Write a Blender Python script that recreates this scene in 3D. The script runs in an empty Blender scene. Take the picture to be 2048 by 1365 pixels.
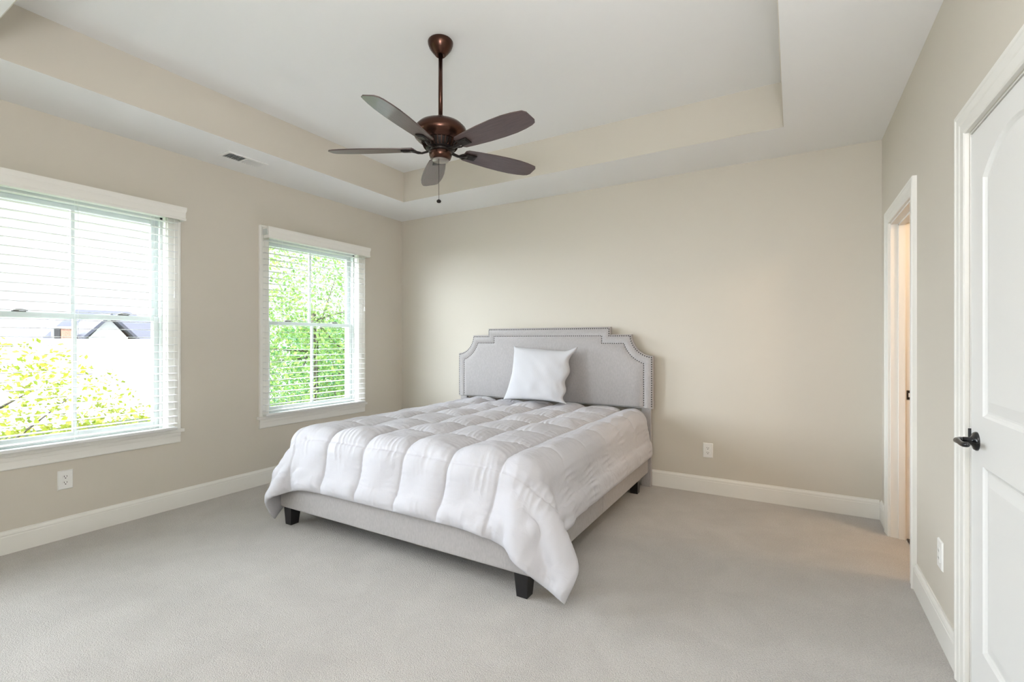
import bpy, bmesh, math, random
import numpy as np
from mathutils import Vector, Matrix

S = bpy.context.scene
COL = S.collection
PI = math.pi

# ------------------------------------------------------------------ camera
cam_data = bpy.data.cameras.new('camera')
cam_data.sensor_width = 36.0
cam_data.lens = 953.0 / 2048.0 * 36.0
cam_data.clip_start = 0.05
cam = bpy.data.objects.new('camera', cam_data)
COL.objects.link(cam)
cam.location = (4.0989, -4.3129, 1.2880)
cam.rotation_euler = (PI / 2, 0.0, 0.5325)
S.camera = cam

# ------------------------------------------------------------------ sky, sun, exposure
world = bpy.data.worlds.new('sky')
S.world = world
world.use_nodes = True
wn = world.node_tree.nodes
wl = world.node_tree.links
bg = wn['Background']
# pale haze all around with a bright glow where the veiled sun stands, low in front of the house
tc_ = wn.new('ShaderNodeTexCoord')
dot = wn.new('ShaderNodeVectorMath')
dot.operation = 'DOT_PRODUCT'
gd = Vector((-0.70, -0.60, 0.36)).normalized()
dot.inputs[1].default_value = gd
wl.new(tc_.outputs['Generated'], dot.inputs[0])
glow = wn.new('ShaderNodeMapRange')
glow.interpolation_type = 'SMOOTHSTEP'
glow.inputs['From Min'].default_value = 0.62
glow.inputs['From Max'].default_value = 1.0
glow.inputs['To Min'].default_value = 0.0
glow.inputs['To Max'].default_value = 27.0
wl.new(dot.outputs['Value'], glow.inputs['Value'])
sep = wn.new('ShaderNodeSeparateXYZ')
wl.new(tc_.outputs['Generated'], sep.inputs[0])
mr = wn.new('ShaderNodeMapRange')
mr.interpolation_type = 'SMOOTHSTEP'
mr.inputs['From Min'].default_value = 0.25
mr.inputs['From Max'].default_value = 0.6
mr.inputs['To Min'].default_value = 1.3
mr.inputs['To Max'].default_value = 4.0
wl.new(sep.outputs['Z'], mr.inputs['Value'])
addn = wn.new('ShaderNodeMath')
addn.operation = 'ADD'
wl.new(mr.outputs[0], addn.inputs[0])
wl.new(glow.outputs[0], addn.inputs[1])
bg.inputs['Color'].default_value = (0.875, 0.92, 1.0, 1)
wl.new(addn.outputs[0], bg.inputs['Strength'])
sun_data = bpy.data.lights.new('sun', 'SUN')
sun_data.energy = 12.0
sun_data.angle = math.radians(3)
sun_data.color = (1.0, 0.96, 0.88)
sun = bpy.data.objects.new('sun', sun_data)
COL.objects.link(sun)
sun.rotation_euler = (math.radians(30), math.radians(28), 0)   # shines from above the house towards the neighbours
S.view_settings.view_transform = 'Standard'
S.view_settings.look = 'None'
S.view_settings.exposure = 0.30
S.view_settings.gamma = 1.0
S.view_settings.use_curve_mapping = False
S.cycles.use_denoising = True
S.cycles.max_bounces = 16
S.cycles.diffuse_bounces = 12
S.cycles.glossy_bounces = 6
S.cycles.transmission_bounces = 8
S.cycles.transparent_max_bounces = 16
S.cycles.sample_clamp_indirect = 12.0


def portal(y0, y1, z0, z1, x):
    l = bpy.data.lights.new('window_portal', 'AREA')
    l.shape = 'RECTANGLE'
    l.size = z1 - z0
    l.size_y = y1 - y0
    l.cycles.is_portal = True
    o = bpy.data.objects.new('window_portal', l)
    COL.objects.link(o)
    o.location = (x, (y0 + y1) / 2, (z0 + z1) / 2)
    o.rotation_euler = (0, -PI / 2, 0)      # faces +x, into the room


for yc in (-3.042, -1.197, -4.75):
    portal(yc - 0.52, yc + 0.52, 0.60, 2.24, -0.16)

# fill light added unseen behind the camera, like a flash bounced off the ceiling
lamp = bpy.data.lights.new('fill_light', 'AREA')
lamp.shape = 'DISK'
lamp.size = 0.5
lamp.energy = 74
lamp.color = (0.95, 0.96, 1.0)
lampo = bpy.data.objects.new('fill_light', lamp)
COL.objects.link(lampo)
lampo.location = (4.1, -4.6, 1.75)
lampo.rotation_euler = (math.radians(180 - 12), 0, 0)

# ------------------------------------------------------------------ materials
def lin(r, g, b):
    f = lambda c: (c / 255 / 12.92) if c / 255 <= 0.04045 else ((c / 255 + 0.055) / 1.055) ** 2.4
    return (f(r), f(g), f(b), 1)


def mat(name, col, rough=0.6, metal=0.0, var=0.0, vscale=4.0, bump=0.0, bscale=200.0, stretch=None, spec=0.5, coat=0.0):
    m = bpy.data.materials.new(name)
    m.use_nodes = True
    nt = m.node_tree
    b = nt.nodes['Principled BSDF']
    b.inputs['Base Color'].default_value = (col[0], col[1], col[2], 1)
    b.inputs['Roughness'].default_value = rough
    b.inputs['Metallic'].default_value = metal
    b.inputs['Specular IOR Level'].default_value = spec
    b.inputs['Coat Weight'].default_value = coat
    tc = nt.nodes.new('ShaderNodeTexCoord')
    mp = nt.nodes.new('ShaderNodeMapping')
    nt.links.new(tc.outputs['Object'], mp.inputs['Vector'])
    if stretch: mp.inputs['Scale'].default_value = stretch
    if var > 0:
        n = nt.nodes.new('ShaderNodeTexNoise')
        n.inputs['Scale'].default_value = vscale
        n.inputs['Detail'].default_value = 5
        nt.links.new(mp.outputs['Vector'], n.inputs['Vector'])
        r = nt.nodes.new('ShaderNodeValToRGB')
        r.color_ramp.elements[0].position = 0.3
        r.color_ramp.elements[1].position = 0.7
        r.color_ramp.elements[0].color = tuple(c * (1 - var) for c in col[:3]) + (1,)
        r.color_ramp.elements[1].color = tuple(min(1, c * (1 + var)) for c in col[:3]) + (1,)
        nt.links.new(n.outputs['Fac'], r.inputs['Fac'])
        nt.links.new(r.outputs['Color'], b.inputs['Base Color'])
    if bump > 0:
        n2 = nt.nodes.new('ShaderNodeTexNoise')
        n2.inputs['Scale'].default_value = bscale
        n2.inputs['Detail'].default_value = 3
        nt.links.new(mp.outputs['Vector'], n2.inputs['Vector'])
        bp = nt.nodes.new('ShaderNodeBump')
        bp.inputs['Strength'].default_value = bump
        bp.inputs['Distance'].default_value = 0.004
        nt.links.new(n2.outputs['Fac'], bp.inputs['Height'])
        nt.links.new(bp.outputs['Normal'], b.inputs['Normal'])
    return m


M = {}
M['wall'] = mat('greige_wall_paint', (0.62, 0.582, 0.512), 0.75, bump=0.05, bscale=350, spec=0.25)
M['ceiling'] = mat('white_ceiling_paint', (0.81, 0.81, 0.805), 0.85, bump=0.05, bscale=300, spec=0.2)
M['trim'] = mat('cream_trim_paint', (0.80, 0.79, 0.75), 0.40, spec=0.4)
M['vinyl'] = mat('white_vinyl', (0.56, 0.595, 0.585), 0.35, spec=0.4)
M['slat'] = mat('white_blind_slat', (0.72, 0.725, 0.72), 0.45, spec=0.4)
M['cord'] = mat('white_cord', (0.85, 0.85, 0.83), 0.8)
M['door'] = mat('white_door_paint', (0.80, 0.80, 0.785), 0.42, spec=0.4)
M['fabric'] = mat('grey_linen_upholstery', (0.42, 0.402, 0.40), 0.9, var=0.07, vscale=120, bump=0.25, bscale=700, stretch=(1, 1, 0.35), spec=0.2)
M['nail'] = mat('dark_bronze_nailhead', (0.045, 0.042, 0.040), 0.35, metal=0.7)
M['black_wood'] = mat('black_wood', (0.012, 0.011, 0.012), 0.35)
M['pillow'] = mat('white_ribbed_cotton', (0.575, 0.575, 0.60), 0.85, spec=0.2)
M['mattress'] = mat('white_mattress_ticking', (0.8, 0.8, 0.78), 0.8, bump=0.1, bscale=120)
M['bronze'] = mat('oil_rubbed_bronze', (0.075, 0.035, 0.024), 0.26, metal=0.85)
M['dark_bronze'] = mat('dark_bronze', (0.02, 0.015, 0.013), 0.35, metal=0.6)
M['cap'] = mat('polished_bronze_cap', (0.33, 0.30, 0.27), 0.3, metal=0.85)
M['blade'] = mat('walnut_blade', (0.075, 0.045, 0.043), 0.36, var=0.25, vscale=9, stretch=(1, 10, 1), spec=0.7, coat=0.25)
M['plate'] = mat('white_plastic', (0.84, 0.84, 0.82), 0.35)
M['slot'] = mat('dark_slot', (0.03, 0.03, 0.03), 0.6)
M['vent'] = mat('white_vent_metal', (0.80, 0.80, 0.79), 0.45)
M['duct'] = mat('dark_duct', (0.10, 0.115, 0.125), 0.7)
M['black_metal'] = mat('black_hardware', (0.010, 0.010, 0.012), 0.18, spec=0.7)
M['lock'] = mat('bronze_sash_lock', (0.10, 0.095, 0.09), 0.4, metal=0.5)
M['tile'] = mat('tan_floor_tile', (0.42, 0.30, 0.20), 0.5, var=0.1, vscale=6)
M['tan_wall'] = mat('tan_wall_paint', (0.62, 0.52, 0.38), 0.8)
M['roof'] = mat('pale_grey_shingle', (0.055, 0.059, 0.082), 0.9, var=0.15, vscale=30, stretch=(1, 1, 3))
M['roof_light'] = mat('light_grey_shingle', (0.42, 0.42, 0.43), 0.9, var=0.12, vscale=30)
M['siding'] = mat('white_siding', (0.5, 0.5, 0.5), 0.8)
M['brick'] = mat('red_brick', (0.30, 0.17, 0.13), 0.9, var=0.3, vscale=25)
M['louver'] = mat('dark_louver', (0.03, 0.03, 0.035), 0.7)
M['lawn'] = mat('lawn_grass', (0.09, 0.14, 0.04), 0.95, var=0.3, vscale=3, bump=0.3, bscale=60)
M['bark'] = mat('grey_brown_bark', (0.055, 0.043, 0.035), 0.9, var=0.3, vscale=20, bump=0.5, bscale=60)


def glass_mat():
    m = bpy.data.materials.new('window_glass')
    m.use_nodes = True
    nt = m.node_tree
    nt.nodes.remove(nt.nodes['Principled BSDF'])
    t = nt.nodes.new('ShaderNodeBsdfTransparent')
    t.inputs['Color'].default_value = (0.95, 0.97, 0.965, 1)
    g = nt.nodes.new('ShaderNodeBsdfGlossy')
    g.inputs['Roughness'].default_value = 0.02
    mx = nt.nodes.new('ShaderNodeMixShader')
    mx.inputs['Fac'].default_value = 0.04
    nt.links.new(t.outputs[0], mx.inputs[1])
    nt.links.new(g.outputs[0], mx.inputs[2])
    nt.links.new(mx.outputs[0], nt.nodes['Material Output'].inputs['Surface'])
    return m


M['glass'] = glass_mat()


def leaf_mat(name, c1, c2):
    m = bpy.data.materials.new(name)
    m.use_nodes = True
    nt = m.node_tree
    b = nt.nodes['Principled BSDF']
    b.inputs['Roughness'].default_value = 0.6
    b.inputs['Specular IOR Level'].default_value = 0.2
    tc = nt.nodes.new('ShaderNodeTexCoord')
    n = nt.nodes.new('ShaderNodeTexNoise')
    n.inputs['Scale'].default_value = 3.5
    n.inputs['Detail'].default_value = 4
    nt.links.new(tc.outputs['Object'], n.inputs['Vector'])
    r = nt.nodes.new('ShaderNodeValToRGB')
    r.color_ramp.elements[0].position = 0.35
    r.color_ramp.elements[1].position = 0.65
    r.color_ramp.elements[0].color = c1 + (1,)
    r.color_ramp.elements[1].color = c2 + (1,)
    nt.links.new(n.outputs['Fac'], r.inputs['Fac'])
    nt.links.new(r.outputs['Color'], b.inputs['Base Color'])
    tr = nt.nodes.new('ShaderNodeBsdfTranslucent')
    nt.links.new(r.outputs['Color'], tr.inputs['Color'])
    mx = nt.nodes.new('ShaderNodeMixShader')
    mx.inputs['Fac'].default_value = 0.35
    nt.links.new(b.outputs[0], mx.inputs[1])
    nt.links.new(tr.outputs[0], mx.inputs[2])
    nt.links.new(mx.outputs[0], nt.nodes['Material Output'].inputs['Surface'])
    return m


M['leaf_yellow'] = leaf_mat('yellow_green_leaves', (0.15, 0.21, 0.020), (0.26, 0.27, 0.028))
M['leaf_green'] = leaf_mat('fresh_green_leaves', (0.10, 0.21, 0.060), (0.21, 0.31, 0.070))
M['leaf_dark'] = leaf_mat('deep_green_leaves', (0.040, 0.15, 0.055), (0.075, 0.21, 0.060))


def carpet_mat():
    m = bpy.data.materials.new('light_beige_carpet')
    m.use_nodes = True
    nt = m.node_tree
    b = nt.nodes['Principled BSDF']
    b.inputs['Roughness'].default_value = 0.98
    b.inputs['Specular IOR Level'].default_value = 0.08
    b.inputs['Sheen Weight'].default_value = 0.15
    tc = nt.nodes.new('ShaderNodeTexCoord')
    # broad brushed patches, from the vacuum and from feet
    n1 = nt.nodes.new('ShaderNodeTexNoise')
    n1.inputs['Scale'].default_value = 3.0
    n1.inputs['Detail'].default_value = 6
    n1.inputs['Roughness'].default_value = 0.62
    n1.inputs['Distortion'].default_value = 0.6
    nt.links.new(tc.outputs['Object'], n1.inputs['Vector'])
    r1 = nt.nodes.new('ShaderNodeValToRGB')
    r1.color_ramp.elements[0].position = 0.36
    r1.color_ramp.elements[1].position = 0.64
    c = (0.54, 0.517, 0.492)
    r1.color_ramp.elements[0].color = tuple(x * 0.94 for x in c) + (1,)
    r1.color_ramp.elements[1].color = tuple(x * 1.04 for x in c) + (1,)
    nt.links.new(n1.outputs['Fac'], r1.inputs['Fac'])
    # single tufts
    n2 = nt.nodes.new('ShaderNodeTexNoise')
    n2.inputs['Scale'].default_value = 170
    n2.inputs['Detail'].default_value = 6
    n2.inputs['Roughness'].default_value = 0.7
    nt.links.new(tc.outputs['Object'], n2.inputs['Vector'])
    r2 = nt.nodes.new('ShaderNodeValToRGB')
    r2.color_ramp.elements[0].position = 0.34
    r2.color_ramp.elements[1].position = 0.62
    r2.color_ramp.elements[0].color = (0.80, 0.80, 0.80, 1)
    r2.color_ramp.elements[1].color = (1.07, 1.07, 1.07, 1)
    nt.links.new(n2.outputs['Fac'], r2.inputs['Fac'])
    mx = nt.nodes.new('ShaderNodeMix')
    mx.data_type = 'RGBA'
    mx.blend_type = 'MULTIPLY'
    mx.inputs['Factor'].default_value = 1.0
    nt.links.new(r1.outputs['Color'], mx.inputs['A'])
    nt.links.new(r2.outputs['Color'], mx.inputs['B'])
    nt.links.new(mx.outputs['Result'], b.inputs['Base Color'])
    v = nt.nodes.new('ShaderNodeTexVoronoi')
    v.inputs['Scale'].default_value = 210
    nt.links.new(tc.outputs['Object'], v.inputs['Vector'])
    ad = nt.nodes.new('ShaderNodeMath')
    ad.operation = 'SUBTRACT'
    nt.links.new(n2.outputs['Fac'], ad.inputs[0])
    nt.links.new(v.outputs['Distance'], ad.inputs[1])
    bp = nt.nodes.new('ShaderNodeBump')
    bp.inputs['Strength'].default_value = 0.7
    bp.inputs['Distance'].default_value = 0.005
    nt.links.new(ad.outputs[0], bp.inputs['Height'])
    nt.links.new(bp.outputs['Normal'], b.inputs['Normal'])
    return m


M['carpet'] = carpet_mat()


def comforter_mat():
    m = mat('white_cotton_comforter', (0.575, 0.57, 0.605), 0.85, bump=0.0, spec=0.2)
    nt = m.node_tree
    b = nt.nodes['Principled BSDF']
    uv = nt.nodes.new('ShaderNodeUVMap')
    n = nt.nodes.new('ShaderNodeTexNoise')
    n.inputs['Scale'].default_value = 14
    n.inputs['Detail'].default_value = 6
    n.inputs['Distortion'].default_value = 1.2
    nt.links.new(uv.outputs[0], n.inputs['Vector'])
    bp = nt.nodes.new('ShaderNodeBump')
    bp.inputs['Strength'].default_value = 0.35
    bp.inputs['Distance'].default_value = 0.012
    nt.links.new(n.outputs['Fac'], bp.inputs['Height'])
    nt.links.new(bp.outputs['Normal'], b.inputs['Normal'])
    return m


M['comforter'] = comforter_mat()

# ------------------------------------------------------------------ mesh helpers
class MB:
    """collects shapes; build() links them as ONE mesh object"""
    def __init__(self):
        self.v, self.f, self.s, self.mi = [], [], [], []
        self.cur = 0

    def add(self, vs, fs, smooth=False):
        o = len(self.v)
        self.v += [tuple(map(float, p)) for p in vs]
        for f in fs:
            self.f.append([o + i for i in f])
            self.s.append(smooth)
            self.mi.append(self.cur)
        return self

    def box(self, x0, x1, y0, y1, z0, z1):
        x0, x1 = min(x0, x1), max(x0, x1)
        y0, y1 = min(y0, y1), max(y0, y1)
        z0, z1 = min(z0, z1), max(z0, z1)
        vs = [(x, y, z) for z in (z0, z1) for y in (y0, y1) for x in (x0, x1)]
        return self.add(vs, [(0, 2, 3, 1), (4, 5, 7, 6), (0, 1, 5, 4), (2, 6, 7, 3), (0, 4, 6, 2), (1, 3, 7, 5)])

    def bbox(self, x0, x1, y0, y1, z0, z1, bev=0.004, seg=2):
        bm = bmesh.new()
        bmesh.ops.create_cube(bm, size=1)
        for v in bm.verts:
            v.co = ((x0 + x1) / 2 + v.co.x * abs(x1 - x0), (y0 + y1) / 2 + v.co.y * abs(y1 - y0), (z0 + z1) / 2 + v.co.z * abs(z1 - z0))
        bmesh.ops.bevel(bm, geom=bm.edges[:], offset=bev, segments=seg, affect='EDGES', profile=0.5)
        bm.verts.index_update()
        self.add([v.co[:] for v in bm.verts], [[v.index for v in f.verts] for f in bm.faces])
        bm.free()
        return self

    def extrude(self, prof, p0, p1, up=(0, 0, 1), out=(1, 0, 0), smooth=False):
        """closed 2-D profile (a along out, b along up) swept from p0 to p1"""
        up, out = Vector(up), Vector(out)
        p0, p1 = Vector(p0), Vector(p1)
        n = len(prof)
        vs = [p0 + out * a + up * b for a, b in prof] + [p1 + out * a + up * b for a, b in prof]
        fs = [(i, (i + 1) % n, n + (i + 1) % n, n + i) for i in range(n)]
        fs += [tuple(range(n))[::-1], tuple(range(n, 2 * n))]
        return self.add(vs, fs, smooth)

    def lathe(self, prof, c=(0, 0, 0), n=32, smooth=True, ax='z'):
        vs, fs = [], []
        for r, z in prof:
            for k in range(n):
                a = 2 * PI * k / n
                p = (r * math.cos(a), r * math.sin(a), z)
                if ax == 'x': p = (p[2], p[0], p[1])
                if ax == 'y': p = (p[1], p[2], p[0])
                vs.append((c[0] + p[0], c[1] + p[1], c[2] + p[2]))
        for j in range(len(prof) - 1):
            for k in range(n):
                fs.append((j * n + k, j * n + (k + 1) % n, (j + 1) * n + (k + 1) % n, (j + 1) * n + k))
        if prof[0][0] > 1e-5: fs.append(tuple(range(n))[::-1])
        if prof[-1][0] > 1e-5: fs.append(tuple(range((len(prof) - 1) * n, len(prof) * n)))
        return self.add(vs, fs, smooth)

    def tube(self, pts, r, n=10, smooth=True, squash=1.0):
        pts = [Vector(p) for p in pts]
        rs = r if isinstance(r, (list, tuple)) else [r] * len(pts)
        vs, fs = [], []
        for i, p in enumerate(pts):
            d = (pts[min(i + 1, len(pts) - 1)] - pts[max(i - 1, 0)]).normalized()
            u = Vector((0, 0, 1)) if abs(d.z) < 0.9 else Vector((1, 0, 0))
            a = d.cross(u).normalized()
            b = a.cross(d).normalized()
            for k in range(n):
                t = 2 * PI * k / n
                vs.append(p + a * math.cos(t) * rs[i] + b * math.sin(t) * rs[i] * squash)
        for i in range(len(pts) - 1):
            for k in range(n):
                fs.append((i * n + k, i * n + (k + 1) % n, (i + 1) * n + (k + 1) % n, (i + 1) * n + k))
        fs.append(tuple(range(n))[::-1])
        fs.append(tuple(range((len(pts) - 1) * n, len(pts) * n)))
        return self.add(vs, fs, smooth)

    def mesh(self, name, mats):
        me = bpy.data.meshes.new(name)
        me.from_pydata(self.v, [], self.f)
        for m in (mats if isinstance(mats, (list, tuple)) else [mats]): me.materials.append(m)
        me.polygons.foreach_set('use_smooth', self.s)
        me.polygons.foreach_set('material_index', self.mi)
        bm = bmesh.new()
        bm.from_mesh(me)
        bmesh.ops.recalc_face_normals(bm, faces=bm.faces[:])
        bm.to_mesh(me)
        bm.free()
        me.update()
        return me

    def build(self, name, mats, parent=None, loc=(0, 0, 0), label=None):
        """vertices are given in world space; loc becomes the origin"""
        if parent is None and loc != (0, 0, 0):
            self.v = [(x - loc[0], y - loc[1], z - loc[2]) for x, y, z in self.v]
        o = bpy.data.objects.new(name, self.mesh(name, mats))
        COL.objects.link(o)
        if parent is not None:
            o.parent = parent
            w = parent
            inv = Vector((0, 0, 0))
            while w is not None:
                inv += w.location
                w = w.parent
            for v in o.data.vertices: v.co -= inv
        else:
            o.location = loc
        if label: o['label'] = label
        return o


def empty(name, loc, label, cat, group=None):
    o = bpy.data.objects.new(name, None)
    o.empty_display_size = 0.1
    COL.objects.link(o)
    o.location = loc
    return tag(o, label, cat, group)


def tag(o, label=None, cat=None, group=None, kind=None):
    if label: o['label'] = label
    if cat: o['category'] = cat
    if group: o['group'] = group
    if kind: o['kind'] = kind
    return o


def struct(o, label=None, cat=None):
    return tag(o, label, cat, None, 'structure')


def autosmooth(o, deg=35):
    me = o.data
    me.polygons.foreach_set('use_smooth', [True] * len(me.polygons))
    bm = bmesh.new()
    bm.from_mesh(me)
    lim = math.radians(deg)
    for e in bm.edges:
        e.smooth = len(e.link_faces) == 2 and e.calc_face_angle(0) < lim
    bm.to_mesh(me)
    bm.free()
    return o

# ------------------------------------------------------------------ the room shell
W, YF, H, H2 = 4.652, -5.35, 2.74, 3.047
TX0, TX1, TY0, TY1 = 0.592, 4.045, -3.638, -0.594
T = 0.17
WIN_Y = (-3.042, -1.197, -4.75)          # centres of the windows on the left wall, the last one added for its light
WIN_HW, WIN_Z0, WIN_Z1 = 0.520, 0.600, 2.240
D1 = (-1.045, -0.345, 2.066)             # open doorway on the right wall
D2 = (-2.750, -1.980, 2.040)             # closed door on the right wall


def wall_y(x0, x1, y0, y1, z1, holes):
    """a wall along y with rectangular holes (ya, yb, za, zb)"""
    mb = MB()
    ys = y0
    for ya, yb, za, zb in sorted(holes):
        mb.box(x0, x1, ys, ya, 0, z1)
        if za > 0.01: mb.box(x0, x1, ya, yb, 0, za)
        mb.box(x0, x1, ya, yb, zb, z1)
        ys = yb
    mb.box(x0, x1, ys, y1, 0, z1)
    return mb


struct(wall_y(-T, 0, YF - T, T, H, [(y - WIN_HW, y + WIN_HW, WIN_Z0, WIN_Z1) for y in WIN_Y]).build('wall_left', M['wall']), 'greige left wall with the windows', 'wall')
struct(MB().box(0, W, 0, T, 0, H).build('wall_back', M['wall']), 'plain greige wall behind the bed', 'wall')
struct(wall_y(W, W + 0.12, YF - T, T, H, [(D1[0], D1[1], 0, D1[2]), (D2[0], D2[1], 0, D2[2])]).build('wall_right', M['wall']), 'greige right wall with two doors', 'wall')
struct(MB().box(0, W, YF - T, YF, 0, H).build('wall_front', M['wall']), 'greige wall behind the camera', 'wall')
struct(MB().box(-T, W + 0.085, YF - T, T, -0.12, 0).build('floor', M['carpet']), 'light beige carpeted floor', 'floor')

c = MB()
c.box(-T, TX0, YF - T, T, H, H2 + 0.1)
c.box(TX1, W + 0.12, YF - T, T, H, H2 + 0.1)
c.box(TX0, TX1, TY1, T, H, H2 + 0.1)
c.box(TX0, TX1, YF - T, TY0, H, H2 + 0.1)
c.box(TX0, TX1, TY0, TY1, H2, H2 + 0.1)
ceil = struct(c.build('ceiling', M['ceiling']), 'white tray ceiling', 'ceiling')
r = MB()
e = 0.004
r.box(TX0, TX0 + e, TY0, TY1, H + 0.001, H2)
r.box(TX1 - e, TX1, TY0, TY1, H + 0.001, H2)
r.box(TX0 + e, TX1 - e, TY1 - e, TY1, H + 0.001, H2)
r.box(TX0 + e, TX1 - e, TY0, TY0 + e, H + 0.001, H2)
r.build('tray_riser', M['wall'], ceil, label='greige painted band around the raised tray')

# baseboards -----------------------------------------------------------
BP = [(0, 0), (0.0145, 0), (0.0145, 0.104), (0.0125, 0.107), (0.0125, 0.112), (0.0135, 0.116), (0.011, 0.126), (0.0065, 0.132), (0.0055, 0.139), (0, 0.139)]
struct(MB().extrude(BP, (0, YF, 0), (0, 0, 0), out=(1, 0, 0)).build('baseboard_left', M['trim']), 'cream baseboard under the windows', 'baseboard')
struct(MB().extrude(BP, (0.0145, 0, 0), (W - 0.0145, 0, 0), out=(0, -1, 0)).build('baseboard_back', M['trim']), 'cream baseboard behind the bed', 'baseboard')
b = MB()
b.extrude(BP, (W, YF, 0), (W, D2[0] - 0.095, 0), out=(-1, 0, 0))
b.extrude(BP, (W, D2[1] + 0.1, 0), (W, D1[0] - 0.087, 0), out=(-1, 0, 0))
b.extrude(BP, (W, D1[1] + 0.107, 0), (W, 0, 0), out=(-1, 0, 0))
struct(b.build('baseboard_right', M['trim']), 'cream baseboard between the doors', 'baseboard')
struct(MB().extrude(BP, (0.0145, YF, 0), (W - 0.0145, YF, 0), out=(0, 1, 0)).build('baseboard_front', M['trim']), 'cream baseboard behind the camera', 'baseboard')

# casing profile: a across the face (0 = opening side), b = out from the wall
def casing_prof(w):
    return [(0, 0), (0, 0.012), (0.006, 0.0155), (w * 0.45, 0.0155), (w * 0.52, 0.018), (w * 0.78, 0.0195), (w * 0.84, 0.0225), (w - 0.004, 0.0225), (w, 0.019), (w, 0)]


def frame_sweep(mb, prof, y0, y1, z0, z1, wx, sx, legs_to=None):
    """mitred casing on a wall at x = wx facing sx: two legs and a head"""
    n = len(prof)
    zb = z0 if legs_to is None else legs_to
    loops = []
    for (yy, zz, dy, dz) in ((y0, zb, -1, 0), (y0, z1, -1, 1), (y1, z1, 1, 1), (y1, zb, 1, 0)):
        loops.append([(wx + sx * bq, yy + dy * a, zz + dz * a) for a, bq in prof])
    vs = [p for l in loops for p in l]
    fs = []
    for k in range(3):
        for i in range(n):
            fs.append((k * n + i, k * n + (i + 1) % n, (k + 1) * n + (i + 1) % n, (k + 1) * n + i))
    fs += [tuple(range(n)), tuple(range(3 * n, 4 * n))]
    mb.add(vs, fs)


# ------------------------------------------------------------------ windows
def make_window(name, yc, label):
    y0, y1, z0, z1 = yc - WIN_HW, yc + WIN_HW, WIN_Z0 + 0.012, WIN_Z1
    wob = MB()
    # jamb boards and the vinyl frame tracks
    for (a, b_) in ((y0, y0 + 0.012), (y1 - 0.012, y1)):
        wob.box(-T, 0.0, a, b_, z0, z1)
    wob.box(-T, 0.0, y0, y1, z1 - 0.012, z1)
    win = struct(wob.build(name, M['trim'], None, (0, yc, z0)), label, 'window')
    cs = MB()
    frame_sweep(cs, casing_prof(0.089), y0 + 0.004, y1 - 0.004, z0, z1 - 0.004, 0, 1)
    cs.build('casing', M['trim'], win)
    st = MB()
    st.bbox(-0.04, 0.036, y0 - 0.105, y1 + 0.105, z0 - 0.026, z0, 0.004)
    st.build('stool', M['trim'], win)
    AP = [(0, 0), (0.010, 0), (0.016, 0.006), (0.016, 0.05), (0.0185, 0.058), (0.020, 0.066), (0.020, 0.082), (0, 0.082)]
    MB().extrude(AP, (0, y0 - 0.085, z0 - 0.108), (0, y1 + 0.085, z0 - 0.108), out=(1, 0, 0)).build('apron', M['trim'], win)
    fr = MB()
    for s_, ye in ((1, y0 + 0.012), (-1, y1 - 0.012)):
        for (xa, xb, w) in ((-0.165, -0.135, 0.026), (-0.135, -0.118, 0.012), (-0.118, -0.098, 0.020), (-0.098, -0.062, 0.010), (-0.062, -0.046, 0.018)):
            fr.box(xa, xb, ye, ye + s_ * w, z0, z1 - 0.012)
    fr.box(-0.165, -0.046, y0 + 0.012, y1 - 0.012, z1 - 0.032, z1 - 0.012)
    fr.box(-0.165, -0.046, y0 + 0.012, y1 - 0.012, z0, z0 + 0.014)
    fr.build('vinyl_frame', M['vinyl'], win)
    zm = 1.455
    for (nm, xa, xb, za, zb, rb, rt) in (('upper_sash', -0.133, -0.103, zm - 0.017, z1 - 0.032, 0.034, 0.032), ('lower_sash', -0.096, -0.064, z0 + 0.014, zm + 0.017, 0.052, 0.034)):
        ya, yb = y0 + 0.024, y1 - 0.024
        sw = 0.040
        s_ = MB()
        s_.bbox(xa, xb, ya, ya + sw, za, zb, 0.003, 1)
        s_.bbox(xa, xb, yb - sw, yb, za, zb, 0.003, 1)
        s_.bbox(xa + 0.0006, xb - 0.0006, ya + sw - 0.004, yb - sw + 0.004, za, za + rb, 0.003, 1)
        s_.bbox(xa + 0.0006, xb - 0.0006, ya + sw - 0.004, yb - sw + 0.004, zb - rt, zb, 0.003, 1)
        so = s_.build(nm, M['vinyl'], win)
        MB().box(xa + 0.004, xb - 0.004, yc - 0.010, yc + 0.010, za + rb - 0.002, zb - rt + 0.002).build('muntin', M['vinyl'], so)
        xm = (xa + xb) / 2
        MB().box(xm - 0.0025, xm + 0.0025, ya + sw - 0.004, yb - sw + 0.004, za + rb - 0.004, zb - rt + 0.004).build('pane', M['glass'], so)
        if nm == 'lower_sash':
            for dy in (-0.27, 0.27):
                lk = MB()
                lk.bbox(xa + 0.002, xb - 0.004, yc + dy - 0.034, yc + dy + 0.034, zb, zb + 0.006, 0.002, 1)
                lk.lathe([(0.013, zb + 0.006), (0.013, zb + 0.014), (0.009, zb + 0.017), (0.0, zb + 0.017)], (xm, yc + dy - 0.01, 0), 14)
                lk.tube([(xm, yc + dy - 0.01, zb + 0.014), (xm + 0.004, yc + dy + 0.02, zb + 0.013), (xm + 0.006, yc + dy + 0.042, zb + 0.009)], [0.006, 0.005, 0.004], 8)
                lk.build('sash_lock', M['lock'], so)
    return win


make_window('window_1', WIN_Y[0], 'white double-hung window at the left edge of the photo, houses outside')
make_window('window_2', WIN_Y[1], 'white double-hung window beside the bed, tree outside')
make_window('added_window', WIN_Y[2], 'white double-hung window added unseen behind the camera for its light')  # unseen extra window, added to let more daylight in from the left


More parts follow.
